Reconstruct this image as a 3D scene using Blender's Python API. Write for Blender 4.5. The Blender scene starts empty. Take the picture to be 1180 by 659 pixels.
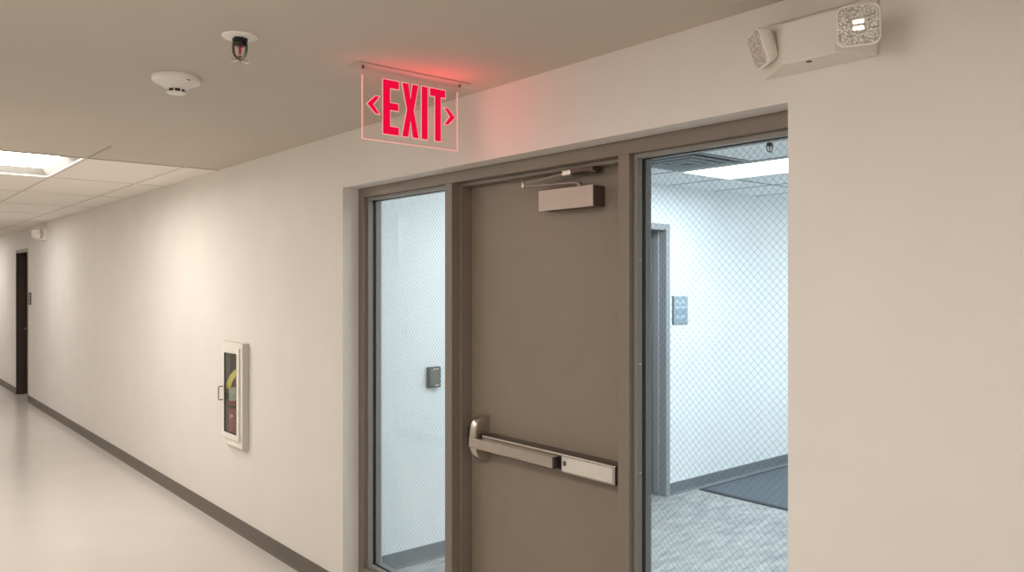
import bpy, bmesh, math
from mathutils import Vector, Matrix

C = bpy.context.scene.collection
PI = math.pi
H_EYE = 1.711
ZC = 2.535      # corridor ceiling
ZV = 2.51       # vestibule ceiling
XV = -4.115     # vestibule side wall

# ------------------------------------------------------------------ materials
def nodes_of(name):
    m = bpy.data.materials.new(name); m.use_nodes = True
    nt = m.node_tree; nt.nodes.clear()
    out = nt.nodes.new('ShaderNodeOutputMaterial')
    return m, nt, out

def lin(c):
    return tuple(((v/255)/12.92 if v/255 <= .04045 else ((v/255+.055)/1.055)**2.4) for v in c) + (1,)

def pbr(name, rgb, rough=.5, metal=0., spec=.5, noise=0., nscale=8., bump=0., bscale=200., stretch=None,
        coat=0., emis=None, estr=0.):
    m, nt, out = nodes_of(name)
    b = nt.nodes.new('ShaderNodeBsdfPrincipled')
    nt.links.new(b.outputs[0], out.inputs[0])
    base = lin(rgb)
    b.inputs['Base Color'].default_value = base
    b.inputs['Roughness'].default_value = rough
    b.inputs['Metallic'].default_value = metal
    b.inputs['Specular IOR Level'].default_value = spec
    b.inputs['Coat Weight'].default_value = coat
    if emis:
        b.inputs['Emission Color'].default_value = lin(emis); b.inputs['Emission Strength'].default_value = estr
    tc = nt.nodes.new('ShaderNodeTexCoord'); mp = nt.nodes.new('ShaderNodeMapping')
    nt.links.new(tc.outputs['Object'], mp.inputs[0])
    if stretch: mp.inputs['Scale'].default_value = stretch
    if noise:
        n = nt.nodes.new('ShaderNodeTexNoise'); n.inputs['Scale'].default_value = nscale; n.inputs['Detail'].default_value = 5
        nt.links.new(mp.outputs[0], n.inputs['Vector'])
        r = nt.nodes.new('ShaderNodeValToRGB')
        r.color_ramp.elements[0].position = .3; r.color_ramp.elements[1].position = .7
        r.color_ramp.elements[0].color = tuple(v*(1-noise) for v in base[:3]) + (1,)
        r.color_ramp.elements[1].color = tuple(min(1, v*(1+noise)) for v in base[:3]) + (1,)
        nt.links.new(n.outputs[0], r.inputs[0]); nt.links.new(r.outputs[0], b.inputs['Base Color'])
    if bump:
        n2 = nt.nodes.new('ShaderNodeTexNoise'); n2.inputs['Scale'].default_value = bscale; n2.inputs['Detail'].default_value = 3
        nt.links.new(mp.outputs[0], n2.inputs['Vector'])
        bp = nt.nodes.new('ShaderNodeBump'); bp.inputs['Strength'].default_value = bump; bp.inputs['Distance'].default_value = .002
        nt.links.new(n2.outputs[0], bp.inputs['Height']); nt.links.new(bp.outputs[0], b.inputs['Normal'])
    return m

def emit(name, rgb, s, mixrgb=None):
    m, nt, out = nodes_of(name)
    e = nt.nodes.new('ShaderNodeEmission'); e.inputs[0].default_value = lin(rgb); e.inputs[1].default_value = s
    nt.links.new(e.outputs[0], out.inputs[0]); return m

def glass(name, tint, ior=1.45, rough=0., extra=None):
    m, nt, out = nodes_of(name)
    t = nt.nodes.new('ShaderNodeBsdfTransparent'); t.inputs[0].default_value = tuple(tint)+(1,)
    g = nt.nodes.new('ShaderNodeBsdfGlossy'); g.inputs['Roughness'].default_value = rough
    f = nt.nodes.new('ShaderNodeFresnel'); f.inputs[0].default_value = ior
    mx = nt.nodes.new('ShaderNodeMixShader')
    # same reflectance on either face of a thin pane
    ge = nt.nodes.new('ShaderNodeNewGeometry'); mr = nt.nodes.new('ShaderNodeMapRange')
    mr.inputs['To Min'].default_value = ior; mr.inputs['To Max'].default_value = 1/ior
    nt.links.new(ge.outputs['Backfacing'], mr.inputs['Value']); nt.links.new(mr.outputs[0], f.inputs[0])
    nt.links.new(f.outputs[0], mx.inputs[0]); nt.links.new(t.outputs[0], mx.inputs[1]); nt.links.new(g.outputs[0], mx.inputs[2])
    last = mx
    if extra:
        e = nt.nodes.new('ShaderNodeEmission'); e.inputs[0].default_value = lin(extra[0]); e.inputs[1].default_value = extra[1]
        a = nt.nodes.new('ShaderNodeAddShader'); nt.links.new(mx.outputs[0], a.inputs[0]); nt.links.new(e.outputs[0], a.inputs[1]); last = a
    nt.links.new(last.outputs[0], out.inputs[0]); return m

def lens_mat(name):      # faceted clear emergency-lamp lens
    m, nt, out = nodes_of(name)
    b = nt.nodes.new('ShaderNodeBsdfPrincipled'); nt.links.new(b.outputs[0], out.inputs[0])
    b.inputs['Roughness'].default_value = .12; b.inputs['Metallic'].default_value = .3
    tc = nt.nodes.new('ShaderNodeTexCoord')
    v = nt.nodes.new('ShaderNodeTexVoronoi'); v.inputs['Scale'].default_value = 170
    nt.links.new(tc.outputs['Object'], v.inputs['Vector'])
    r = nt.nodes.new('ShaderNodeValToRGB')
    r.color_ramp.elements[0].color = lin((240, 238, 232)); r.color_ramp.elements[1].color = lin((170, 164, 155))
    r.color_ramp.elements[0].position = .15; r.color_ramp.elements[1].position = .75
    nt.links.new(v.outputs['Distance'], r.inputs[0]); nt.links.new(r.outputs[0], b.inputs['Base Color'])
    bp = nt.nodes.new('ShaderNodeBump'); bp.inputs['Strength'].default_value = .55; bp.inputs['Distance'].default_value = .004
    nt.links.new(v.outputs['Distance'], bp.inputs['Height']); nt.links.new(bp.outputs[0], b.inputs['Normal'])
    return m

M = dict(
    wall=pbr('painted_drywall', (219, 214, 208), .62, spec=.3, noise=.02, nscale=3, bump=.05, bscale=160),
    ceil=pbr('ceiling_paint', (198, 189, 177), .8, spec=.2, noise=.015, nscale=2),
    tile=pbr('acoustic_tile', (236, 231, 224), .9, spec=.1, noise=.03, nscale=60, bump=.2, bscale=300),
    tee=pbr('grid_tee_shade', (205, 198, 188), .5),  # white bars darkened; the shadow along them sits in this colour
    floor=pbr('vinyl_floor', (199, 194, 187), .2, spec=.5, noise=.02, nscale=2.5, bump=.02, bscale=12),
    base=pbr('rubber_base', (98, 91, 81), .45, spec=.4, noise=.03, nscale=10),
    vbase=pbr('rubber_base_cool', (112, 120, 126), .45, noise=.03, nscale=10),
    vwall=pbr('vestibule_paint', (236, 239, 240), .65, spec=.3, noise=.02, nscale=3),
    frame=pbr('bronze_frame_paint', (124, 114, 103), .42, spec=.4, noise=.02, nscale=20, bump=.04, bscale=250),
    bead=pbr('bead_grey', (134, 129, 122), .42, spec=.4),  # a little greyer and lighter than the frame
    door=pbr('door_paint', (132, 120, 106), .45, spec=.4, noise=.03, nscale=6, bump=.05, bscale=300),
    gasket=pbr('black_gasket', (12, 12, 13), .6),
    steel=pbr('brushed_steel', (186, 178, 168), .28, metal=.88, noise=.06, nscale=60, stretch=(1, 1, 18), bump=.03, bscale=120),
    satin=pbr('satin_bar_plate', (216, 211, 203), .42, metal=.35, noise=.03, nscale=40),
    dsteel=pbr('dark_steel', (120, 111, 102), .35, metal=.9),
    closer=pbr('closer_cover', (172, 160, 150), .42, metal=.5, noise=.02, nscale=30),
    closer_side_shade=pbr('closer_end_shade', (92, 80, 70), .5, metal=.2),  # cover colour darkened for its shaded sides; the bracket shares it
    black=pbr('black_plastic', (20, 18, 17), .45),
    white=pbr('white_plastic', (232, 228, 220), .38, spec=.4),
    offwhite=pbr('unit_plastic', (219, 213, 204), .42, spec=.4),
    cab=pbr('cabinet_enamel', (226, 222, 214), .35, spec=.4),
    cabside_shade=pbr('cabinet_side_shade', (196, 194, 184), .4, spec=.4),  # white enamel greyed so the flange sides carry their shade
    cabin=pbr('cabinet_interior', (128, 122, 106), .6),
    red=pbr('extinguisher_red', (150, 30, 32), .3, coat=.4),
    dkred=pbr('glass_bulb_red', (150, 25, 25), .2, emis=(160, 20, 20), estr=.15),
    yellow=pbr('yellow_tag', (226, 212, 96), .55),
    label=pbr('label_paper', (196, 200, 188), .6, noise=.35, nscale=60),
    pink=pbr('arrow_print', (240, 214, 208), .6),
    chrome=pbr('chrome', (200, 198, 194), .15, metal=1),
    brass=pbr('sprinkler_metal', (118, 108, 98), .3, metal=1),
    vfloor=None, glass=glass('wired_glass', (.96, .985, .985), 1.42),
    cabglass=glass('cabinet_glass', (.93, .94, .92), 1.45),
    acrylic=glass('clear_acrylic', (.965, .95, .95), 1.3, extra=((255, 120, 110), .018)),
    wire=pbr('glass_wire', (98, 105, 109), .5, metal=.2),
    exitred=emit('exit_red', (236, 14, 62), 1.0),
    exithalo=emit('exit_halo', (250, 178, 168), .95),
    exitedge=emit('exit_edge', (252, 176, 166), .9),
    mat=pbr('entrance_mat', (98, 107, 114), .95, spec=.1, noise=.25, nscale=90, bump=.6, bscale=260),
    matedge=pbr('mat_border', (48, 54, 60), .8),
    light=emit('troffer_lens', (255, 248, 240), 27),
    vlight=emit('vestibule_lens', (230, 243, 255), 25),
    reflector=pbr('troffer_reflector', (238, 236, 230), .4),
    brown=pbr('dark_brown_door', (66, 56, 46), .45, spec=.35, noise=.03, nscale=12),
    vframe=pbr('grey_frame', (150, 153, 156), .45),
    plate=pbr('sign_plate', (152, 168, 178), .4, metal=.2),
    plate2=pbr('sign_relief', (186, 200, 208), .4),
    reader=pbr('reader_case', (66, 70, 66), .35),
    readerface=pbr('reader_face', (104, 108, 98), .3),
    lens=lens_mat('lamp_lens'),
    led=emit('lamp_led', (255, 250, 240), 1.6),
    ledred=emit('status_led', (150, 40, 30), .6),
    vent=pbr('diffuser_grey', (120, 130, 136), .5),
)

def carpet():
    m, nt, out = nodes_of('vestibule_carpet_plank')
    b = nt.nodes.new('ShaderNodeBsdfPrincipled'); nt.links.new(b.outputs[0], out.inputs[0])
    b.inputs['Roughness'].default_value = .55; b.inputs['Specular IOR Level'].default_value = .35
    tc = nt.nodes.new('ShaderNodeTexCoord'); mp = nt.nodes.new('ShaderNodeMapping')
    mp.inputs['Scale'].default_value = (14, 4, 1)
    nt.links.new(tc.outputs['Object'], mp.inputs[0])
    n = nt.nodes.new('ShaderNodeTexNoise'); n.inputs['Scale'].default_value = 1.1; n.inputs['Detail'].default_value = 8; n.inputs['Roughness'].default_value = .65
    nt.links.new(mp.outputs[0], n.inputs['Vector'])
    r = nt.nodes.new('ShaderNodeValToRGB')
    r.color_ramp.elements[0].position = .34; r.color_ramp.elements[1].position = .68
    r.color_ramp.elements[0].color = lin((136, 138, 138)); r.color_ramp.elements[1].color = lin((184, 184, 181))
    nt.links.new(n.outputs[0], r.inputs[0]); nt.links.new(r.outputs[0], b.inputs['Base Color'])
    return m
M['vfloor'] = carpet()

# ------------------------------------------------------------------ mesh helpers
def B(): return bmesh.new()

def box(bm, x0, x1, y0, y1, z0, z1):
    v = [bm.verts.new((x, y, z)) for x in (x0, x1) for y in (y0, y1) for z in (z0, z1)]
    for f in ((0, 1, 3, 2), (4, 6, 7, 5), (0, 4, 5, 1), (2, 3, 7, 6), (0, 2, 6, 4), (1, 5, 7, 3)):
        bm.faces.new([v[i] for i in f])
    return v

def prism(bm, pts, axis, a, b):      # polygon pts (2D) extruded along axis from a to b
    def P(p, h):
        return {'x': (h, p[0], p[1]), 'y': (p[0], h, p[1]), 'z': (p[0], p[1], h)}[axis]
    lo = [bm.verts.new(P(p, a)) for p in pts]; hi = [bm.verts.new(P(p, b)) for p in pts]
    n = len(pts)
    bm.faces.new(lo); bm.faces.new(hi[::-1])
    for i in range(n): bm.faces.new((lo[i], hi[i], hi[(i+1) % n], lo[(i+1) % n]))

def lathe(bm, prof, segs=40, c=(0, 0, 0), axis='z', cap=True):
    rings = []
    for r, h in prof:
        ring = []
        for i in range(segs):
            a = 2*PI*i/segs; p = (r*math.cos(a), r*math.sin(a), h)
            if axis == 'y': p = (p[0], p[2], p[1])
            if axis == 'x': p = (p[2], p[0], p[1])
            ring.append(bm.verts.new((p[0]+c[0], p[1]+c[1], p[2]+c[2])))
        rings.append(ring)
    for a, b in zip(rings, rings[1:]):
        for i in range(segs): bm.faces.new((a[i], a[(i+1) % segs], b[(i+1) % segs], b[i]))
    if cap:
        bm.faces.new(rings[0][::-1]); bm.faces.new(rings[-1])

def tube(bm, pts, r, segs=10):
    pts = [Vector(p) for p in pts]; rings = []
    up = None
    for i, p in enumerate(pts):
        d = (pts[min(i+1, len(pts)-1)] - pts[max(i-1, 0)]).normalized()
        if up is None:
            up = Vector((0, 0, 1)) if abs(d.z) < .9 else Vector((1, 0, 0))
        s = d.cross(up).normalized(); u = s.cross(d).normalized(); up = u
        rr = r[i] if isinstance(r, (list, tuple)) else r
        rings.append([bm.verts.new(p + s*rr*math.cos(2*PI*k/segs) + u*rr*math.sin(2*PI*k/segs)) for k in range(segs)])
    for a, b in zip(rings, rings[1:]):
        for k in range(segs): bm.faces.new((a[k], a[(k+1) % segs], b[(k+1) % segs], b[k]))
    bm.faces.new(rings[0][::-1]); bm.faces.new(rings[-1])

def loft(bm, rings, closed=True):
    vs = [[bm.verts.new(p) for p in ring] for ring in rings]; n = len(rings[0])
    for a, b in zip(vs, vs[1:]):
        for k in range(n): bm.faces.new((a[k], a[(k+1) % n], b[(k+1) % n], b[k]))
    bm.faces.new(vs[0][::-1]); bm.faces.new(vs[-1])

def rrect(w, h, r, n=6):
    pts = []
    for cx, cy, a0 in ((w/2-r, h/2-r, 0), (-w/2+r, h/2-r, 90), (-w/2+r, -h/2+r, 180), (w/2-r, -h/2+r, 270)):
        for k in range(n+1):
            a = math.radians(a0+90*k/n); pts.append((cx+r*math.cos(a), cy+r*math.sin(a)))
    return pts

def obj(name, bm, mat, parent=None, bevel=0., smooth=False, mats=None):
    bmesh.ops.recalc_face_normals(bm, faces=bm.faces)
    me = bpy.data.meshes.new(name); bm.to_mesh(me); bm.free()
    o = bpy.data.objects.new(name, me); C.objects.link(o)
    me.materials.append(M[mat] if isinstance(mat, str) else mat)
    if mats:
        for k in mats: me.materials.append(M[k])
    if smooth:
        for p in me.polygons: p.use_smooth = True
        try: me.set_sharp_from_angle(angle=math.radians(40))
        except Exception: pass
    if bevel:
        bv = o.modifiers.new('bevel', 'BEVEL'); bv.width = bevel; bv.segments = 2; bv.limit_method = 'ANGLE'
    if parent is not None:
        o.parent = parent
        o.matrix_parent_inverse = parent_matrix(parent).inverted()
    return o

def parent_matrix(p):
    m = p.matrix_basis.copy()
    while p.parent:
        p2 = p.parent
        m = p2.matrix_basis @ p.matrix_parent_inverse @ m
        p = p2
    return m

def tag(o, label, cat, group=None, kind=None):
    if label: o['label'] = label
    if cat: o['category'] = cat
    if group: o['group'] = group
    if kind: o['kind'] = kind
    return o

def thing(name, loc, label, cat, group=None, kind=None):
    o = bpy.data.objects.new(name, None); C.objects.link(o); o.location = loc
    o.empty_display_size = .1
    return tag(o, label, cat, group, kind)

def struct(name, bm, mat, label, cat, **k):
    return tag(obj(name, bm, mat, **k), label, cat, kind='structure')

def rects(bm, x0, x1, z0, z1, y0, y1, holes, axis='y'):
    """slab with rectangular holes; plane coords (x,z), thickness y0..y1"""
    xs = sorted({x0, x1, *[h[0] for h in holes], *[h[1] for h in holes]})
    zs = sorted({z0, z1, *[h[2] for h in holes], *[h[3] for h in holes]})
    xs = [x for x in xs if x0 <= x <= x1]; zs = [z for z in zs if z0 <= z <= z1]
    def solid(i, j):
        if i < 0 or j < 0 or i >= len(xs)-1 or j >= len(zs)-1: return False
        cx = (xs[i]+xs[i+1])/2; cz = (zs[j]+zs[j+1])/2
        return not any(h[0] < cx < h[1] and h[2] < cz < h[3] for h in holes)
    cache = {}
    def V(x, y, z):
        p = {'y': (x, y, z), 'x': (y, x, z), 'z': (x, z, y)}[axis]
        if p not in cache: cache[p] = bm.verts.new(p)
        return cache[p]
    for i in range(len(xs)-1):
        for j in range(len(zs)-1):
            if not solid(i, j): continue
            a, b, c, d = xs[i], xs[i+1], zs[j], zs[j+1]
            bm.faces.new((V(a, y0, c), V(b, y0, c), V(b, y0, d), V(a, y0, d)))
            bm.faces.new((V(a, y1, c), V(a, y1, d), V(b, y1, d), V(b, y1, c)))
            if not solid(i-1, j): bm.faces.new((V(a, y0, c), V(a, y0, d), V(a, y1, d), V(a, y1, c)))
            if not solid(i+1, j): bm.faces.new((V(b, y0, c), V(b, y1, c), V(b, y1, d), V(b, y0, d)))
            if not solid(i, j-1): bm.faces.new((V(a, y0, c), V(a, y1, c), V(b, y1, c), V(b, y0, c)))
            if not solid(i, j+1): bm.faces.new((V(a, y0, d), V(b, y0, d), V(b, y1, d), V(a, y1, d)))

def offset_poly(pts, d):
    n = len(pts); A = sum(pts[i][0]*pts[(i+1) % n][1]-pts[(i+1) % n][0]*pts[i][1] for i in range(n))
    s = 1 if A > 0 else -1; out = []
    for i in range(n):
        p0, p1, p2 = Vector(pts[i-1]), Vector(pts[i]), Vector(pts[(i+1) % n])
        e1 = (p1-p0).normalized(); e2 = (p2-p1).normalized()
        n1 = Vector((e1.y, -e1.x))*s; n2 = Vector((e2.y, -e2.x))*s
        m = n1+n2; k = m.length
        m = m/k; l = d/max(.35, m.dot(n1)); out.append(tuple(p1+m*l))
    return out

# ------------------------------------------------------------------ the setting
OX0, OX1, OZ = -3.926, -1.253, 2.237       # entrance opening in the wall
CAB = (-5.565, -5.27, .655, 1.275)         # recess of the extinguisher cabinet
D2 = (-14.465, -13.42, 0, 2.235)           # far corridor door opening
YB = -2.42                                  # opposite corridor wall
XN, XF = 2.6, -19.5

bm = B(); rects(bm, XF, XN, 0, ZC+.1, 0, .245, [(OX0, OX1, -1, OZ), CAB, D2])
struct('wall_right', bm, 'wall', 'long off-white corridor wall holding the entrance and the extinguisher cabinet', 'wall')
bm = B(); rects(bm, XF, XN, 0, ZC+.1, YB-.2, YB, [(-9.7, -7.75, -1, ZC+.2)])
struct('wall_left', bm, 'wall', 'off-white corridor wall opposite the entrance', 'wall')
bm = B(); box(bm, -9.9, -9.7, -5, YB-.2, 0, ZC+.1); box(bm, -7.75, -7.55, -5, YB-.2, 0, ZC+.1); box(bm, -9.9, -7.55, -5.2, -5, 0, ZC+.1)
struct('wall_side', bm, 'wall', 'walls of the side hall off the corridor', 'wall')
bm = B(); box(bm, XF-.2, XF, YB-.2, .245, 0, ZC+.1)
struct('wall_far', bm, 'wall', 'far end wall of the corridor', 'wall')
bm = B(); box(bm, XN, XN+.2, YB-.2, .245, 0, ZC+.1)
struct('wall_near', bm, 'wall', 'near end wall of the corridor behind the viewer', 'wall')
bm = B(); box(bm, XF-.2, XN+.2, -5.2, .09, -.1, 0)
struct('floor', bm, 'floor', 'glossy light beige corridor floor', 'floor')
# ceilings: plaster near, tiles far (a hole for the recessed fixture)
LX0, LX1, LY0, LY1 = -6.985, -5.787, -1.458, -.867
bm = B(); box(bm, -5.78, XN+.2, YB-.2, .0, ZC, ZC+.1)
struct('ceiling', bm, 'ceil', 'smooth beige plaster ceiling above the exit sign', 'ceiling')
bm = B(); rects(bm, XF-.2, -5.78, -5.2, 0, ZC, ZC+.1, [(LX0, LX1, LY0, LY1)], axis='z')
struct('ceiling_tiles', bm, 'tile', 'white lay-in tile ceiling further down the corridor', 'ceiling')
bm = B()
for y in (-.245, -.86, -1.465, -2.075):
    box(bm, XF, -5.772, y-.0075, y+.0075, ZC-.003, ZC+.002)
for k in range(1, 12):
    x = -5.78-1.22*k
    box(bm, x-.0075, x+.0075, YB, 0, ZC-.0032, ZC+.002)
edge = B(); box(edge, -5.7875, -5.7725, YB, 0, ZC-.0034, ZC+.002); box(edge, -5.7725, -5.2, -.8665, -.8535, ZC-.0034, ZC+.002)
struct('trim_4', edge, pbr('edge_angle_shade', (160, 152, 140), .5), 'thin edge strip where plaster ceiling meets the white tiles', 'trim')  # strip colour darkened to hold the shadow line at the tile edge
struct('trim_1', bm, 'tee', 'thin ceiling grid bars between the white tiles', 'trim')

# rubber bases
def base_profile(bm, x0, x1, y, d=-1, h=.1):
    pts = [(y, 0), (y+d*.013, 0), (y+d*.011, .006), (y+d*.006, .016), (y+d*.006, h-.003), (y+d*.004, h), (y, h)]
    prism(bm, pts, 'x', x0, x1)
def base_profile_x(bm, y0, y1, x, d=1, h=.1):
    pts = [(x, 0), (x+d*.013, 0), (x+d*.011, .006), (x+d*.006, .016), (x+d*.006, h-.003), (x+d*.004, h), (x, h)]
    prism(bm, pts, 'y', y0, y1)
bm = B(); base_profile(bm, D2[1]-.004, OX0+.006, 0); base_profile_x(bm, 0, .095, OX0)
struct('baseboard_right', bm, 'base', 'dark grey-brown rubber baseboard under the extinguisher cabinet', 'baseboard')
bm = B(); base_profile(bm, XF, D2[0]+.004, 0)
struct('baseboard_far', bm, 'base', 'dark rubber baseboard beyond the far brown door', 'baseboard')
bm = B(); base_profile(bm, OX1-.006, XN, 0)
struct('baseboard_near', bm, 'base', 'dark rubber baseboard right of the entrance', 'baseboard')
bm = B(); base_profile(bm, -7.75, XN, YB, 1); base_profile(bm, XF, -9.7, YB, 1)
struct('baseboard_left', bm, 'base', 'dark rubber baseboard of the opposite corridor wall', 'baseboard')

# vestibule shell
VY1, VX1 = 6.3, -.3
VD = (1.985, 3.025, -1, 2.195)
bm = B(); rects(bm, .245, VY1, 0, ZV+.1, XV-.25, XV, [VD], axis='x')
struct('wall_vestibule', bm, 'vwall', 'bright white wall behind the glass holding card reader and sign', 'wall')
bm = B(); box(bm, XV-.2, VX1, VY1, VY1+.2, 0, ZV+.1)
struct('wall_back', bm, 'vwall', 'back wall of the vestibule', 'wall')
bm = B(); box(bm, VX1, VX1+.2, .245, VY1, 0, ZV+.1)
struct('wall_vestibule_right', bm, 'vwall', 'right wall of the vestibule', 'wall')
bm = B(); box(bm, XV-.6, VX1+.2, .09, VY1+.2, -.1, 0)
struct('floor_vestibule', bm, 'vfloor', 'streaky grey floor seen through the right glass', 'floor')
bm = B(); box(bm, XV-.2, VX1+.2, .246, VY1+.2, ZV, ZV+.1)
struct('ceiling_vestibule', bm, 'vwall', 'white vestibule ceiling seen through the right glass', 'ceiling')
bm = B()
for k in range(-3, 7): box(bm, XV, VX1, 2.425+.61*k-.01, 2.425+.61*k+.01, ZV-.003, ZV+.001)
for x in (-3.56, -2.34, -1.12): box(bm, x-.01, x+.01, .246, VY1, ZV-.0034, ZV+.001)
struct('trim_2', bm, pbr('vestibule_tee', (150, 160, 166), .5), 'thin grid bars of the vestibule ceiling', 'trim')
bm = B(); base_profile_x(bm, 3.025-.002, VY1, XV, 1, .1); base_profile_x(bm, .245, 1.985, XV, 1, .1); base_profile(bm, XV, VX1, VY1, -1)
struct('baseboard_vestibule', bm, 'vbase', 'blue-grey baseboard along the vestibule wall', 'baseboard')

# ------------------------------------------------------------------ entrance frame (one welded unit)
FY0, FY1, GY = .095, .200, .163
t = thing('trim_1_frame', (-2.59, FY0, 0), 'taupe painted steel frame around the door and its two sidelights', 'door frame', kind='structure')
t.name = 'trim_3'
def fpart(name, *bxs, mat='frame', par=t, bevel=.002, label=None):
    b = B()
    for q in bxs: box(b, *q)
    o = obj(name, b, mat, par, bevel=bevel)
    if label: o['label'] = label
    return o
HZ = 2.185
fpart('frame_jamb', (OX0+.0005, -3.874, FY0, FY1, 0, OZ-.0005))
fpart('frame_jamb', (-1.305, OX1-.0005, FY0, FY1, 0, OZ-.0005))
fpart('frame_head', (-3.874, -1.305, FY0, FY1, HZ, OZ-.0005), (-3.044, -2.0, .14, .1985, HZ-.016, HZ))
fpart('frame_mullion', (-3.10, -3.044, FY0, FY1, 0, HZ), (-3.09, -3.044, FY1, .245, 0, HZ), (-3.044, -3.028, .14, .1985, 0, HZ-.016))
fpart('frame_mullion', (-2.0, -1.945, FY0, FY1, 0, HZ), (-2.0, -1.975, FY1, .245, 0, HZ), (-2.016, -2.0, .14, .1985, 0, HZ-.016))
fpart('frame_sill', (-3.874, -3.10, FY0, FY1, 0, .152))
fpart('frame_sill', (-1.945, -1.305, FY0, FY1, 0, .152))

def sidelight(name, x0, x1, label):
    w = thing(name, ((x0+x1)/2, GY, .105), label, 'window', kind='structure')
    z0, z1 = .152, HZ
    def ring(b, e, y0, y1, i=0.):
        box(b, x0+i, x0+e, y0, y1, z0+i, z1-i); box(b, x1-e, x1-i, y0, y1, z0+i, z1-i)
        box(b, x0+e, x1-e, y0, y1, z1-e, z1-i); box(b, x0+e, x1-e, y0, y1, z0+i, z0+e)
    b = B(); ring(b, .016, .12, .1505); obj('glazing_bead', b, 'bead', w, bevel=.0015)
    b = B(); ring(b, .0185, .1505, .159); obj('gasket', b, 'gasket', w)['label'] = 'black rubber gasket'
    b = B(); ring(b, .016, .1672, .2); obj('glazing_stop', b, 'bead', w, bevel=.0015)
    b = B(); box(b, x0+.003, x1-.003, .1592, .167, z0+.003, z1-.003); obj('pane', b, 'glass', w)
    # diagonal wires embedded in the glass
    b = B(); p = .027; r = .00030; wx0, wx1, wz0, wz1 = x0+.016, x1-.016, z0+.016, z1-.016
    for sgn in (1, -1):
        k = -200
        while k < 300:
            c0 = wz0 + k*p      # z = c0 + sgn*(x-wx0)
            k += 1
            xa, xb = wx0, wx1
            if sgn > 0: lo = max(xa, xa+(wz0-c0)); hi = min(xb, xa+(wz1-c0))
            else:       lo = max(xa, xa+(c0-wz1)); hi = min(xb, xa+(c0-wz0))
            if hi-lo < .004: continue
            za, zb = c0+sgn*(lo-xa), c0+sgn*(hi-xa)
            d = Vector((hi-lo, 0, zb-za)).normalized(); nrm = Vector((-d.z, 0, d.x))*r
            y = GY + (0.0004 if sgn > 0 else -.0004)
            A, Bv = Vector((lo, y, za)), Vector((hi, y, zb))
            q = [A-nrm, Bv-nrm, Bv+nrm, A+nrm]
            f = [b.verts.new(v+Vector((0, -r, 0))) for v in q]; g = [b.verts.new(v+Vector((0, r, 0))) for v in q]
            b.faces.new(f); b.faces.new(g[::-1])
            for i in range(4): b.faces.new((f[i], g[i], g[(i+1) % 4], f[(i+1) % 4]))
    obj('wire_mesh', b, 'wire', w)['label'] = 'diamond wire mesh inside the glass'
    # bead screws
    for xs, sg in ((x0+.016, 1), (x1-.016, -1)):
        for z in (.22, .62, 1.02, 1.42, 1.80, 2.10):
            b = B(); lathe(b, [(.0035, 0), (.0035, sg*.0008)], 12, (xs, .136, z), 'x'); obj('screw', b, 'chrome', w)
sidelight('window_1', -3.874, -3.10, 'narrow wired-glass sidelight left of the door')
sidelight('window_2', -1.945, -1.305, 'wide wired-glass sidelight right of the door')

# ------------------------------------------------------------------ entrance door
DY = .2
d1 = thing('door_1', (-2.52, DY, 0), 'taupe painted steel exit door with a push bar and a closer', 'door', kind='structure')
b = B(); box(b, -3.040, -2.004, DY, DY+.044, .008, 2.181); obj('door_leaf', b, 'door', d1, bevel=.0015)

# panic bar
pb = thing('panic_bar', (-2.5, DY, .98), None, None); pb.parent = d1; pb.matrix_parent_inverse = d1.matrix_basis.inverted()
pb['label'] = 'brushed metal push bar across the door'
b = B(); prism(b, [(DY, .946), (.143, .950), (.139, .953), (.139, 1.018), (.143, 1.022), (.16, 1.026), (DY, 1.026)], 'x', -2.87, -2.052)
obj('rail', b, 'dsteel', pb, bevel=.0015)
b = B()
prism(b, [(.139, .956), (.1365, .958), (.1365, 1.013), (.139, 1.015)], 'x', -2.343, -2.066)
obj('cover_plate', b, 'satin', pb)
b = B(); box(b, -2.87, -2.052, .139, .1425, 1.0145, 1.0225); box(b, -2.343, -2.052, .136, .139, 1.014, 1.021); box(b, -2.343, -2.052, .136, .139, .951, .957)
box(b, -2.066, -2.052, .1365, .142, .951, 1.021)
obj('rail_trim', b, 'steel', pb, bevel=.001)
b = B(); prism(b, [(.139, .962), (.112, .962), (.109, .965), (.109, 1.006), (.112, 1.009), (.139, 1.009)], 'x', -2.93, -2.372)
obj('touch_bar', b, 'steel', pb, bevel=.001)
b = B(); box(b, -2.372, -2.366, .1085, .139, .9615, 1.0095); obj('touch_bar_end', b, 'dsteel', pb, bevel=.001)
b = B(); box(b, -2.366, -2.345, .1385, .145, .958, 1.012); obj('slot', b, 'black', pb)
b = B(); box(b, -2.333, -2.318, .135, .137, .978, .997); obj('lock_button', b, 'dsteel', pb, bevel=.001)
b = B(); prism(b, [(DY-.001, .950), (.15, .951), (.141, .958), (.141, 1.014), (.15, 1.023), (DY-.001, 1.022)], 'x', -2.052, -2.034); obj('end_cap', b, 'black', pb, bevel=.002)
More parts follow.
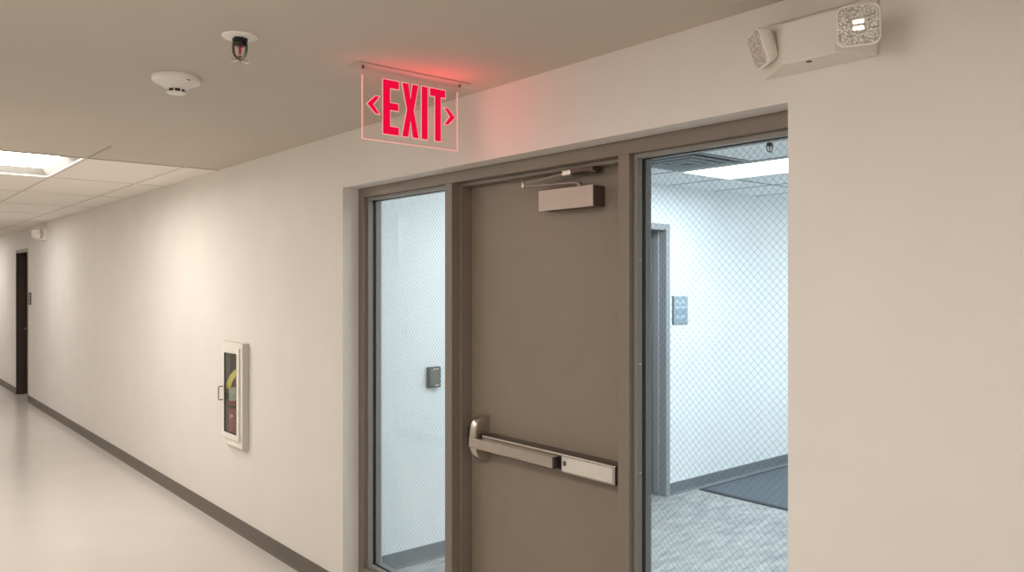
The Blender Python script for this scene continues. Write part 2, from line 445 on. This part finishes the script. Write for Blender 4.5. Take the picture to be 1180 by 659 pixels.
# latch head: bulging rounded cover
b = B(); rings = []
zc, hz = 1.0, .104
N = 18
for i in range(N+1):
    s = -1+2*i/N; z = zc+hz*s
    bulge = math.sqrt(max(0, 1-abs(s)**2.6))
    yf = DY-.012-.070*(.2+.8*bulge)*(1 if abs(s) < .999 else .8)
    x0, x1 = -2.947, -2.892
    e = .006
    rings.append([(x0, DY, z), (x0, yf+e*2.0, z), (x0+e*.6, yf+e*.6, z), (x0+e*2, yf, z), (x1-e*1.2, yf, z), (x1-e*.3, yf+e*.5, z), (x1, yf+e*1.5, z), (x1, DY, z)])
loft(b, rings); obj('latch_housing', b, 'steel', pb, smooth=True)
b = B(); prism(b, [(-3.0275, DY-.002), (-2.947, DY-.002), (-2.947, .150), (-3.005, .160), (-3.0275, .176)], 'z', .962, 1.035); obj('latch_bolt', b, 'black', pb, bevel=.002)
b = B(); lathe(b, [(.006, 0), (.006, .03)], 12, (-2.888, .130, 1.02), 'y'); obj('set_screw', b, 'dsteel', pb)

# closer
cl = thing('door_closer', (-2.31, DY, 2.05), None, None); cl.parent = d1; cl.matrix_parent_inverse = d1.matrix_basis.inverted()
cl['label'] = 'grey metal overhead door closer'
b = B(); box(b, -2.47, -2.163, .132, DY, 2.015, 2.096); obj('closer_body', b, 'closer_side_shade', cl, bevel=.004)
b = B(); box(b, -2.474, -2.160, .128, .1335, 2.0125, 2.0985); obj('closer_cover', b, 'closer', cl, bevel=.002)
b = B(); lathe(b, [(.011, 2.096), (.011, 2.112), (.007, 2.113), (.007, 2.119)], 16, (-2.272, .165, 0)); obj('pinion', b, 'dsteel', cl, smooth=True)
b = B(); tube(b, [(-2.252, .158, 2.101), (-2.262, .156, 2.112), (-2.275, .154, 2.117), (-2.30, .152, 2.119), (-2.34, .148, 2.120), (-2.42, .139, 2.122), (-2.50, .130, 2.125), (-2.565, .124, 2.127)], .0048, 8)
obj('main_arm', b, 'steel', cl, smooth=True)
b = B(); lathe(b, [(.008, 2.118), (.009, 2.122), (.009, 2.142), (.007, 2.146)], 14, (-2.565, .124, 0)); obj('elbow_joint', b, 'steel', cl, smooth=True)
b = B(); tube(b, [(-2.565, .124, 2.139), (-2.46, .132, 2.147), (-2.40, .137, 2.152)], .004, 8); tube(b, [(-2.42, .135, 2.150), (-2.33, .142, 2.157)], .006, 8); obj('forearm', b, 'steel', cl, smooth=True)
b = B(); box(b, -2.335, -2.285, .128, .152, 2.146, 2.1688); obj('arm_shoe', b, 'steel', cl, bevel=.003)
b = B(); box(b, -2.285, -2.16, .128, .176, 2.152, 2.1688); box(b, -2.19, -2.155, .136, .165, 2.146, 2.153); obj('soffit_bracket', b, 'closer_side_shade', cl, bevel=.002)

# ------------------------------------------------------------------ far corridor door
d2 = thing('door_2', (-13.94, 0, 0), 'dark brown recessed door at the far left end of the corridor', 'door', kind='structure')
b = B(); z1 = D2[3]
box(b, D2[0]+.001, D2[0]+.05, -.003, .2, 0, z1-.001)
box(b, D2[0]+.05, D2[0]+.066, .04, .118, 0, z1-.066)
obj('frame_jamb', b, 'brown', d2, bevel=.002)
b = B(); box(b, D2[1]-.05, D2[1]-.001, -.003, .2, 0, z1-.001); obj('frame_jamb', b, 'frame', d2, bevel=.002)
b = B(); box(b, D2[0]+.05, D2[1]-.05, -.003, .2, z1-.05, z1-.001); obj('frame_head', b, 'frame', d2, bevel=.002)
b = B(); box(b, D2[0]+.053, D2[1]-.053, .12, .164, .008, z1-.053); obj('door_leaf', b, 'brown', d2, bevel=.002)
lv = B(); lathe(lv, [(.026, .12), (.026, .110), (.01, .108), (.01, .07)], 16, (-14.33, 0, 1.025), 'y'); tube(lv, [(-14.33, .074, 1.025), (-14.30, .068, 1.025), (-14.2, .068, 1.022)], .010, 10)
obj('door_handle', lv, 'chrome', d2, smooth=True)['label'] = 'silver lever handle'

# vestibule door
d3 = thing('door_3', (XV, 2.5, 0), 'grey door in a light grey frame seen through the right sidelight', 'door', kind='structure')
y0, y1, z1 = VD[0], VD[1], VD[3]
b = B(); box(b, XV-.2, XV+.012, y1-.05, y1-.001, 0, z1-.001); box(b, XV-.115, XV-.06, y1-.064, y1-.05, 0, z1-.05); obj('frame_jamb', b, 'vframe', d3, bevel=.002)
b = B(); box(b, XV-.2, XV+.012, y0+.001, y0+.05, 0, z1-.001); obj('frame_jamb', b, 'vframe', d3, bevel=.002)
b = B(); box(b, XV-.2, XV+.012, y0+.05, y1-.05, z1-.05, z1-.001); obj('frame_head', b, 'vframe', d3, bevel=.002)
b = B(); box(b, XV-.16, XV-.117, y0+.052, y1-.052, .008, z1-.053); obj('door_leaf', b, pbr('grey_door', (96, 100, 102), .45), d3, bevel=.002)
b = B(); lathe(b, [(.026, -.117), (.026, -.108), (.01, -.106), (.01, -.07)], 16, (XV, 2.12, 1.02), 'x'); tube(b, [(XV-.074, 2.12, 1.02), (XV-.066, 2.15, 1.02), (XV-.066, 2.24, 1.02)], .009, 10)
obj('door_handle', b, 'chrome', d3, smooth=True)

# ------------------------------------------------------------------ exit sign
SX = -2.65
es = thing('exit_sign', (SX, -.38, ZC), 'clear acrylic EXIT sign with glowing red letters hanging from the ceiling', 'exit sign')
b = B(); box(b, SX-.048, SX+.036, -.635, -.118, ZC-.007, ZC); obj('mounting_canopy', b, pbr('canopy_grey', (178, 170, 160), .5), es, bevel=.0015)
PY0, PY1, PZ0, PZ1 = -.600, -.160, 2.2575, ZC-.007
b = B(); box(b, SX-.006, SX, PY0, PY1, PZ0, PZ1); obj('acrylic_panel', b, 'acrylic', es)
b = B(); e = .0013
for x in (SX-.0068, SX-.0008):
    box(b, x, x+.0016, PY0-e, PY0+e, PZ0-e, PZ1-.03); box(b, x, x+.0016, PY1-e, PY1+e, PZ0-e, PZ1-.03); box(b, x, x+.0016, PY0, PY1, PZ0-e, PZ0+e)
obj('panel_edge', b, 'exitedge', es)['label'] = 'pink glowing panel edge'
for y in (-.605, -.158):
    b = B(); lathe(b, [(.005, ZC-.0075), (.005, ZC-.016), (.003, ZC-.019)], 12, (SX+.012, y, 0)); obj('screw', b, 'dsteel', es)
def letter(name, pts, lab):
    b = B(); prism(b, pts, 'x', SX+.0016, SX+.0026)
    o = obj(name, b, 'exitred', es); o['label'] = lab
    h = B(); prism(h, offset_poly(pts, .0032), 'x', SX+.0004, SX+.0012)
    obj('outline', h, 'exithalo', o)['label'] = 'pale pink glowing outline'
zt, zb = 2.494, 2.286
E_ = [(-.513, zb), (-.443, zb), (-.443, zb+.030), (-.482, zb+.030), (-.482, zb+.094), (-.445, zb+.094), (-.445, zb+.121), (-.482, zb+.121), (-.482, zt-.030), (-.443, zt-.030), (-.443, zt), (-.513, zt)]
X_ = [(-.427, zb), (-.400, zb), (-.389, zb+.066), (-.378, zb), (-.351, zb), (-.374, zb+.106), (-.353, zt), (-.380, zt), (-.389, zb+.148), (-.399, zt), (-.427, zt), (-.405, zb+.106)]
I_ = [(-.337, zb), (-.309, zb), (-.309, zt), (-.337, zt)]
T_ = [(-.273, zb), (-.245, zb), (-.245, zt-.030), (-.223, zt-.030), (-.223, zt), (-.297, zt), (-.297, zt-.030), (-.273, zt-.030)]
letter('letter', E_, 'red letter E'); letter('letter', X_, 'red letter X'); letter('letter', I_, 'red letter I'); letter('letter', T_, 'red letter T')
zm = 2.391
L_ = [(-.581, zm), (-.546, zm+.033), (-.529, zm+.033), (-.556, zm), (-.529, zm-.033), (-.546, zm-.033)]
R_ = [(2*(-.378)-p[0], p[1]) for p in L_]
R_ = [(p[0]+.0005, p[1]) for p in R_]
letter('arrow', L_, 'red arrow pointing left'); letter('arrow', R_, 'red arrow pointing right')

# ------------------------------------------------------------------ smoke detector
sd = thing('smoke_detector', (-3.29, -1.075, ZC), 'round white smoke detector on the ceiling left of the sprinkler', 'smoke detector')
c = (-3.29, -1.075, ZC)
b = B(); lathe(b, [(.090, 0), (.0915, -.004), (.0915, -.014), (.088, -.022), (.080, -.026)], 56, c); obj('base', b, 'white', sd, smooth=True)
b = B(); lathe(b, [(.082, -.0255), (.066, -.032), (.048, -.042), (.037, -.0505)], 56, c); obj('housing', b, 'white', sd, smooth=True)
b = B(); lathe(b, [(.031, -.0505), (.031, -.0625)], 40, c); obj('sensor_chamber', b, 'black', sd)['label'] = 'black sensor opening'
b = B()
for k in range(8):
    a = 2*PI*(k+.3)/8; p = Vector((c[0]+.0335*math.cos(a), c[1]+.0335*math.sin(a), ZC-.0565))
    q = box(b, -.0022, .0022, -.0022, .0022, -.0065, .0065)
    bmesh.ops.rotate(b, verts=q, cent=(0, 0, 0), matrix=Matrix.Rotation(a, 3, 'Z')); bmesh.ops.translate(b, verts=q, vec=p)
obj('rib', b, 'white', sd)
b = B(); lathe(b, [(.0365, -.0622), (.0365, -.0645), (.031, -.0675), (.02, -.0685)], 48, c); obj('cap', b, 'white', sd, smooth=True)
for dy in (-.010, .010):
    b = B(); a = math.radians(14)+dy*5; lathe(b, [(.003, 0), (.003, -.003)], 10, (c[0]+.086*math.cos(a), c[1]+.086*math.sin(a), ZC-.0228)); obj('indicator', b, 'black', sd)

# ------------------------------------------------------------------ sprinklers
def sprinkler(c, z, label, s=1.):
    sp = thing('sprinkler_head', (c[0], c[1], z), label, 'sprinkler', group='pendent sprinklers')
    cc = (c[0], c[1], z)
    P = lambda l: [(r*s, h*s) for r, h in l]
    b = B(); lathe(b, P([(.0575, 0), (.0585, -.003), (.055, -.006), (.03, -.008)]), 48, cc); obj('escutcheon', b, 'white', sp, smooth=True)
    b = B(); lathe(b, P([(.0245, -.007), (.0245, -.018), (.018, -.019), (.018, -.033), (.010, -.034)]), 6, cc); obj('wrench_boss', b, 'black', sp)
    # frame arms lie across the view
    dx, dy = .644, .765
    b = B()
    for sg in (1, -1):
        pts = []
        for (o, h) in ((.0185, -.016), (.0215, -.026), (.0220, -.040), (.0210, -.052), (.0175, -.064), (.010, -.072), (0, -.0755)):
            pts.append((cc[0]+dx*o*s*sg, cc[1]+dy*o*s*sg, z+h*s))
        tube(b, pts, .0045*s, 8)
    lathe(b, P([(.0055, -.066), (.0055, -.083)]), 12, cc)
    obj('frame_arm', b, 'brass', sp, smooth=True)
    b = B(); lathe(b, P([(.0034, -.032), (.0044, -.036), (.0044, -.054), (.0026, -.062)]), 12, cc); obj('glass_bulb', b, 'dkred', sp, smooth=True)['label'] = 'red liquid bulb'
    b = B(); n = 9; lathe(b, P([(.009, -.0815), (.009, -.083)]), 20, cc)
    for k in range(n):
        a = 2*PI*k/n
        q = box(b, .007*s, .029*s, -.0038*s, .0038*s, -.0008*s, .0008*s)
        for v in q:
            if v.co.x > .02*s: v.co.y *= 1.35; v.co.z += .003*s*(1 if k % 2 else -1.6)
        bmesh.ops.rotate(b, verts=q, cent=(0, 0, 0), matrix=Matrix.Rotation(a, 3, 'Z')); bmesh.ops.translate(b, verts=q, vec=(cc[0], cc[1], z-.082*s))
    obj('deflector', b, 'chrome', sp)
sprinkler((-2.612, -1.082), ZC, 'chrome sprinkler head with a red bulb on the corridor ceiling')
sprinkler((-2.50, 1.90), ZV, 'small dark sprinkler head on the ceiling behind the right glass', .75)

# ------------------------------------------------------------------ emergency lights
def lamp_head(par, name, cen, n, roll=0., size=.108, depth=.042, led=True):
    n = Vector(n).normalized(); up = Vector((0, 0, 1)); r = up.cross(n).normalized(); u = n.cross(r)
    R = Matrix((r, u, n)).transposed() @ Matrix.Rotation(roll, 3, 'Z')
    cen = Vector(cen)
    T = lambda x, y, z: tuple(cen + R @ Vector((x, y, z)))
    b = B(); rings = []
    for (k, z) in ((.62, -depth), (.84, -depth*.8), (.95, -depth*.45), (1., -depth*.15), (1., 0), (.985, .002), (.93, .002)):
        rings.append([T(p[0], p[1], z) for p in rrect(size*k, size*k, size*.2*k)])
    loft(b, rings); h = obj(name, b, 'white', par, smooth=True)
    b = B(); loft(b, [[T(p[0], p[1], .0015) for p in rrect(size*.92, size*.92, size*.17)], [T(p[0], p[1], .004) for p in rrect(size*.90, size*.90, size*.16)]])
    obj('lens', b, 'lens', h)['label'] = 'clear faceted lens'
    if led:
        for k in (-1, 1):
            b = B(); loft(b, [[T(p[0], p[1]+k*.0085*size/.108, .0042) for p in rrect(size*.26, size*.10, size*.03, 3)], [T(p[0], p[1]+k*.0085*size/.108, .0052) for p in rrect(size*.24, size*.09, size*.03, 3)]])
            obj('diode', b, 'led', h)['label'] = 'bright white diode'
    return h, R

el = thing('emergency_light', (-1.155, 0, 2.4), 'large white emergency light with two lamp heads above the wired window', 'emergency light', group='twin-head emergency lights')
b = B()
bk = [(-1.322, .001, 2.314), (-.988, .001, 2.314), (-.988, .001, 2.47), (-1.322, .001, 2.47)]
b1 = [(-1.322, -.014, 2.314), (-.988, -.014, 2.314), (-.988, -.014, 2.47), (-1.322, -.014, 2.47)]
fr = [(-1.222, -.08, 2.325), (-1.066, -.08, 2.325), (-1.066, -.08, 2.441), (-1.222, -.08, 2.441)]
loft(b, [bk, b1, fr]); obj('housing', b, 'offwhite', el, bevel=.004)
b = B(); lathe(b, [(.008, 0), (.008, -.003)], 14, (-1.150, -.066, 2.3235)); o = obj('test_button', b, 'black', el); o['label'] = 'dark test button'
b = B(); lathe(b, [(.011, .0012), (.011, -.001)], 14, (-1.149, -.066, 2.3232)); obj('button_ring', b, 'pink', el)
b = B(); tube(b, [(-1.03, -.04, 2.375), (-.995, -.085, 2.368)], .02, 14); obj('swivel', b, 'offwhite', el, smooth=True)
lamp_head(el, 'lamp_head', (-.976, -.137, 2.363), (.47, -.88, -.02), 0.02, size=.104)
b = B(); tube(b, [(-1.262, -.045, 2.385), (-1.29, -.06, 2.383)], .018, 14); obj('swivel', b, 'offwhite', el, smooth=True)
lamp_head(el, 'lamp_head', (-1.303, -.075, 2.387), (-.60, -.74, -.30), 0., size=.104, led=False)

e2 = thing('emergency_light', (-12.2, 0, 2.38), 'tiny white emergency light far down the wall beside the brown door', 'emergency light', group='twin-head emergency lights')
b = B(); X0 = -12.2
loft(b, [[(X0-.16, .001, 2.29), (X0+.16, .001, 2.29), (X0+.16, .001, 2.46), (X0-.16, .001, 2.46)], [(X0-.16, -.014, 2.29), (X0+.16, -.014, 2.29), (X0+.16, -.014, 2.46), (X0-.16, -.014, 2.46)],
         [(X0-.08, -.08, 2.31), (X0+.08, -.08, 2.31), (X0+.08, -.08, 2.42), (X0-.08, -.08, 2.42)]])
obj('housing', b, 'offwhite', e2, bevel=.004)
lamp_head(e2, 'lamp_head', (X0+.12, -.12, 2.375), (.8, -.6, -.1), 0, led=False)
lamp_head(e2, 'lamp_head', (X0-.17, -.08, 2.38), (-.5, -.8, -.2), 0, led=False)

# ------------------------------------------------------------------ fire extinguisher cabinet
fc = thing('extinguisher_cabinet', (-5.42, 0, .6), 'white recessed wall cabinet with a glass door', 'cabinet')
cx0, cx1, cz0, cz1, cy = -5.605, -5.228, .607, 1.3125, -.044
b = B(); rects(b, cx0, cx1, cz0, cz1, cy, -.0005, [(-5.562, -5.272, .658, 1.272)]); obj('trim_flange', b, 'cabside_shade', fc, bevel=.003)
b = B(); rects(b, cx0, cx1-.0005, cz0, cz1, cy-.002, cy, [(-5.562, -5.272, .658, 1.272)]); obj('face_frame', b, 'cab', fc)
b = B()
x0, x1, z0, z1 = CAB; w = .002
box(b, x0+.0005, x1-.0005, .149, .151, z0+.0005, z1-.0005); box(b, x0+.0005, x0+w, -.0005, .149, z0+.0005, z1-.0005); box(b, x1-w, x1-.0005, -.0005, .149, z0+.0005, z1-.0005)
box(b, x0+w, x1-w, -.0005, .149, z0+.0005, z0+w); box(b, x0+w, x1-w, -.0005, .149, z1-w, z1-.0005)
obj('tub', b, 'cabin', fc)
dr = B(); rects(dr, -5.568, -5.266, .652, 1.278, cy-.014, cy-.003, [(-5.531, -5.303, .69, 1.238)]); dr = obj('cabinet_door', dr, 'cab', fc, bevel=.002)
b = B(); rects(b, -5.533, -5.301, .688, 1.240, cy-.0125, cy-.005, [(-5.526, -5.308, .695, 1.233)]); obj('glazing_gasket', b, 'black', dr)
b = B(); box(b, -5.529, -5.305, cy-.010, cy-.007, .692, 1.236); obj('glass_pane', b, 'cabglass', dr)
b = B(); hx = -5.549; hy = cy-.014; tube(b, [(hx, hy, 1.0), (hx, hy-.026, 1.0), (hx, hy-.030, .996), (hx, hy-.030, .912), (hx, hy-.026, .908), (hx, hy, .908)], .0038, 8)
obj('handle', b, 'brass', dr, smooth=True)['label'] = 'dark wire pull handle'

fe = thing('fire_extinguisher', (-5.487, .03, .658), 'red fire extinguisher with a yellow tag inside the white wall cabinet', 'fire extinguisher')
ex, ey, er = -5.487, .028, .062
b = B(); lathe(b, [(.056, .659), (er, .667), (er, 1.0), (.058, 1.03), (.045, 1.055), (.024, 1.072), (.016, 1.08)], 40, (ex, ey, 0)); obj('tank', b, 'red', fe, smooth=True)
b = B(); lathe(b, [(.015, 1.078), (.017, 1.09), (.017, 1.12), (.010, 1.125)], 16, (ex, ey, 0)); obj('valve', b, 'chrome', fe, smooth=True)
b = B(); lathe(b, [(.013, 0), (.013, -.012)], 18, (ex, ey-.017, 1.105), 'y'); obj('pressure_gauge', b, 'white', fe, smooth=True)
b = B(); prism(b, [(ex-.012, 1.122), (ex-.012, 1.134), (ex+.12, 1.150), (ex+.12, 1.142), (ex+.01, 1.122)], 'y', ey-.009, ey+.009); obj('squeeze_lever', b, 'black', fe, bevel=.002)
b = B(); prism(b, [(ex-.012, 1.108), (ex+.12, 1.110), (ex+.12, 1.118), (ex-.012, 1.122)], 'y', ey-.009, ey+.009); obj('carry_handle', b, 'black', fe, bevel=.002)
b = B(); tube(b, [(ex+.014, ey, 1.1), (ex+.045, ey+.005, 1.095), (ex+.066, ey+.012, 1.05), (ex+.072, ey+.012, .98), (ex+.072, ey+.012, .80), (ex+.072, ey+.012, .74)], [.008]*5+[.012], 10); obj('hose', b, 'black', fe, smooth=True)
def band(z0, z1, r, a0, a1, mat, nm, n=20):
    b = B(); rg = []
    for k in range(n+1):
        a = math.radians(a0+(a1-a0)*k/n)
        rg.append([(ex+rr*math.cos(a), ey+rr*math.sin(a), z) for rr, z in ((r, z0), (r+.0008, z0), (r+.0008, z1), (r, z1))])
    loft(b, rg); return obj(nm, b, mat, fe, smooth=False)
band(.905, 1.0, er+.0003, 190, 350, 'label', 'instruction_label')
band(.852, .872, er+.0004, 160, 380, 'black', 'bracket_strap')
# printed arrow on the lower label
b = B()
a0 = math.radians(286)
for pts in ([(-.019, .818), (-.012, .818), (.016, .804), (-.004, .806)], [(-.019, .784), (-.012, .780), (.016, .799), (-.004, .798)], [(-.004, .798), (.016, .797), (.026, .801), (.016, .806), (-.004, .806)]):
    def Q(s, z, r): a = a0+s/er; return (ex+r*math.cos(a), ey+r*math.sin(a), z)
    loft(b, [[Q(s, z, er+.0004) for s, z in pts], [Q(s, z, er+.0012) for s, z in pts]])
obj('printed_arrow', b, 'pink', fe)
# yellow inspection tag curling down from the valve
b = B(); rg = []
outer = [(-5.339, 1.130), (-5.412, 1.110), (-5.468, 1.081), (-5.516, 1.040), (-5.546, .992)]
inner = [(-5.334, 1.097), (-5.373, 1.079), (-5.412, 1.052), (-5.444, 1.019), (-5.471, .983)]
for k, (o_, i_) in enumerate(zip(outer, inner)):
    y = -.0415+.0006*k
    rg.append([(o_[0], y, o_[1]), (i_[0], y, i_[1]), (i_[0], y+.001, i_[1]), (o_[0], y+.001, o_[1])])
loft(b, rg); obj('inspection_tag', b, 'yellow', fe)['label'] = 'yellow curled tag'

# ------------------------------------------------------------------ ceiling fixtures
cf = thing('ceiling_light', ((LX0+LX1)/2, (LY0+LY1)/2, ZC), 'glowing recessed ceiling light among white tiles at the left edge', 'ceiling light')
b = B(); rects(b, LX0+.001, LX1-.001, LY0+.001, LY1-.001, ZC-.004, ZC+.004, [(LX0+.018, LX1-.018, LY0+.018, LY1-.018)], axis='z'); obj('frame', b, 'reflector', cf)
b = B()
i0 = [(LX0+.018, LY0+.018), (LX1-.018, LY0+.018), (LX1-.018, LY1-.018), (LX0+.018, LY1-.018)]
i1 = [(LX0+.10, LY0+.05), (LX1-.30, LY0+.05), (LX1-.30, LY1-.07), (LX0+.10, LY1-.07)]
va = [b.verts.new((x, y, ZC+.002)) for x, y in i0]; vb = [b.verts.new((x, y, ZC+.055)) for x, y in i1]
for k in range(4): b.faces.new((va[k], va[(k+1) % 4], vb[(k+1) % 4], vb[k]))
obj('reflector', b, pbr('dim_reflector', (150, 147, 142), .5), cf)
b = B(); box(b, i1[0][0], i1[1][0], i1[0][1], i1[2][1], ZC+.051, ZC+.057); obj('diffuser', b, 'light', cf)['label'] = 'glowing white diffuser'

vf = thing('ceiling_light', (-2.95, 2.73, ZV), 'long bright white ceiling light seen through the right sidelight', 'ceiling light')
b = B(); rects(b, -3.55, -2.35, 2.435, 3.025, ZV-.012, ZV, [(-3.53, -2.37, 2.455, 3.005)], axis='z'); obj('frame', b, 'reflector', vf)
b = B(); box(b, -3.53, -2.37, 2.455, 3.005, ZV-.009, ZV-.002); obj('diffuser', b, 'vlight', vf)['label'] = 'glowing white diffuser'

av = thing('air_vent', (-3.25, 2.12, ZV), 'grey square air vent beside the light behind the right glass', 'vent')
b = B()
for k, (s, dz) in enumerate(((.29, .006), (.22, .012), (.15, .016), (.08, .018))):
    rects(b, -3.25-s, -3.25+s, 2.12-s, 2.12+s, ZV-dz, ZV-dz+.004, [(-3.25-s+.03, -3.25+s-.03, 2.12-s+.03, 2.12+s-.03)], axis='z')
obj('louver', b, 'vent', av)
b = B(); box(b, -3.53, -2.97, 1.84, 2.40, ZV-.003, ZV); obj('duct_opening', b, 'black', av)

# ------------------------------------------------------------------ wall plates
cr = thing('card_reader', (XV, .723, 1.13), 'small dark grey card reader on the white wall behind the left glass', 'card reader')
b = B(); loft(b, [[(XV-.001, .723+p[0], 1.133+p[1]) for p in rrect(.094, .13, .008)], [(XV+.018, .723+p[0], 1.133+p[1]) for p in rrect(.094, .13, .008)], [(XV+.022, .723+p[0], 1.133+p[1]) for p in rrect(.086, .122, .006)]])
obj('case', b, 'reader', cr)
b = B(); box(b, XV+.022, XV+.0228, .690, .757, 1.088, 1.180); obj('face_plate', b, 'readerface', cr)
b = B()
for y in (.712, .722, .732, .744): box(b, XV+.0216, XV+.0234, y, y+.007, 1.181, 1.188)
obj('printed_mark', b, 'white', cr)
b = B()
for y in (.724, .734, .746): box(b, XV+.0216, XV+.0234, y, y+.007, 1.080, 1.087)
obj('printed_mark', b, 'white', cr)

rs = thing('room_sign', (XV, 3.165, 1.5), 'pale blue-grey room sign on the white wall behind the right glass', 'sign')
b = B(); box(b, XV+.0005, XV+.012, 3.07, 3.255, 1.385, 1.612); obj('plate', b, 'plate', rs, bevel=.002)
b = B(); box(b, XV+.012, XV+.0135, 3.09, 3.24, 1.40, 1.508); obj('lower_panel', b, pbr('sign_lower', (138, 158, 170), .35), rs, bevel=.001)
b = B(); box(b, XV+.012, XV+.014, 3.085, 3.245, 1.515, 1.527)
for i in range(6): box(b, XV+.012, XV+.0136, 3.095+.024*i, 3.110+.024*i, 1.545+.012*(i % 2), 1.585-.010*(i % 3))
for i in range(4): box(b, XV+.0135, XV+.0146, 3.105+.03*i, 3.122+.03*i, 1.425+.012*(i % 2), 1.455)
obj('raised_relief', b, 'plate2', rs)
b = B(); box(b, XV+.0005, XV+.013, 3.063, 3.0705, 1.383, 1.614); obj('edge', b, 'reader', rs)['label'] = 'dark sign edge'

fs = thing('room_sign', (-13.28, 0, 1.5), 'small dark room sign far down the corridor beside the brown door', 'sign')
b = B(); box(b, -13.375, -13.17, -.012, -.0005, 1.415, 1.592); obj('plate', b, pbr('bronze_plate', (96, 88, 80), .4), fs, bevel=.002)
b = B()
for i in range(3): box(b, -13.35, -13.20, -.0135, -.012, 1.545-.05*i, 1.562-.05*i)
obj('raised_relief', b, 'plate', fs)

# plate on the opposite wall (seen mirrored in the left glass) is a light switch
sw = thing('light_switch', (-7.62, YB, 1.2), 'light switch on the corridor wall opposite the entrance', 'light switch')
b = B(); box(b, -7.66, -7.58, YB+.0005, YB+.008, 1.14, 1.26); obj('plate', b, 'dsteel', sw, bevel=.002)
b = B(); box(b, -7.635, -7.605, YB+.008, YB+.013, 1.17, 1.23); obj('rocker', b, 'white', sw, bevel=.001)

fm = thing('floor_mat', (-3.4, 4.4, 0), 'dark slate entrance mat on the grey floor behind the right glass', 'mat')
b = B(); box(b, -4.04, -2.45, 3.40, 5.55, .001, .011); obj('mat_pile', b, 'mat', fm)
b = B(); rects(b, -4.075, -2.415, 3.365, 5.585, .0005, .008, [(-4.04, -2.45, 3.40, 5.55)], axis='z'); obj('rubber_border', b, 'matedge', fm)

# ------------------------------------------------------------------ lights
def area(name, loc, sx, sy, power, col, rot=(0, 0, 0)):
    L = bpy.data.lights.new(name, 'AREA'); L.shape = 'RECTANGLE'; L.size = sx; L.size_y = sy; L.energy = power; L.color = col
    o = bpy.data.objects.new(name, L); C.objects.link(o); o.location = loc; o.rotation_euler = rot; return o
warm = (1, .962, .92)
area('corridor_unseen_lamp', (-1.68, -2.12, ZC-.006), 1.6, .35, 38, warm)  # added fill lamp out of view, evens out the wall
area('corridor_unseen_lamp', (-5.3, -2.2, ZC-.006), 1.6, .35, 24, warm)  # added out of view to fill the wall between fixtures
area('corridor_unseen_lamp', (-8.6, -2.2, ZC-.006), 1.6, .35, 24, warm)  # another unseen added lamp, lifts the dim stretch further down
area('corridor_unseen_lamp', (1.3, -1.2, ZC-.006), 1.2, .6, 25, warm)
area('corridor_unseen_lamp', (-11.3, -1.16, ZC-.006), 1.2, .6, 28, warm)
area('corridor_unseen_lamp', (-16.2, -1.16, ZC-.006), 1.2, .6, 36, warm)
area('vestibule_unseen_lamp', (-2.0, 5.2, ZV-.006), 1.2, .6, 62, (.9, .965, 1))  # unseen lamp added to brighten the vestibule wall
area('vestibule_unseen_lamp', (-2.9, 1.15, ZV-.006), 1.2, .6, 27, (.88, .96, 1))  # added, hidden behind the door; brightens the wall behind the left glass
pl = bpy.data.lights.new('sign_led', 'AREA'); pl.shape = 'RECTANGLE'; pl.size = .02; pl.size_y = .42; pl.energy = .3; pl.color = (1, .06, .08)
po = bpy.data.objects.new('sign_led', pl); C.objects.link(po); po.location = (SX+.02, -.38, 2.40); po.rotation_euler = (0, PI, 0)
p2 = bpy.data.lights.new('sign_letter_glow', 'POINT'); p2.energy = .75; p2.color = (1, .06, .08); p2.shadow_soft_size = .08
p2o = bpy.data.objects.new('sign_letter_glow', p2); C.objects.link(p2o); p2o.location = (SX+.10, -.27, 2.38)

w = bpy.data.worlds.new('world'); bpy.context.scene.world = w; w.use_nodes = True
w.node_tree.nodes['Background'].inputs[0].default_value = (.9, .95, 1, 1); w.node_tree.nodes['Background'].inputs[1].default_value = .15

# ------------------------------------------------------------------ camera
cam = bpy.data.cameras.new('camera'); co = bpy.data.objects.new('camera', cam); C.objects.link(co)
co.location = (0, -2.1, H_EYE); co.rotation_euler = (PI/2, 0, math.radians(49.89))
cam.sensor_width = 36; cam.lens = 920/1180*36; cam.shift_y = -2.2/1180; cam.clip_start = .02
sc = bpy.context.scene; sc.camera = co
sc.view_settings.view_transform = 'Standard'; sc.view_settings.look = 'None'
sc.view_settings.exposure = 0; sc.view_settings.gamma = 1
try:
    sc.cycles.use_denoising = True
    sc.cycles.max_bounces = 14; sc.cycles.diffuse_bounces = 8; sc.cycles.transparent_max_bounces = 24
    sc.cycles.sample_clamp_indirect = 6
except Exception: pass
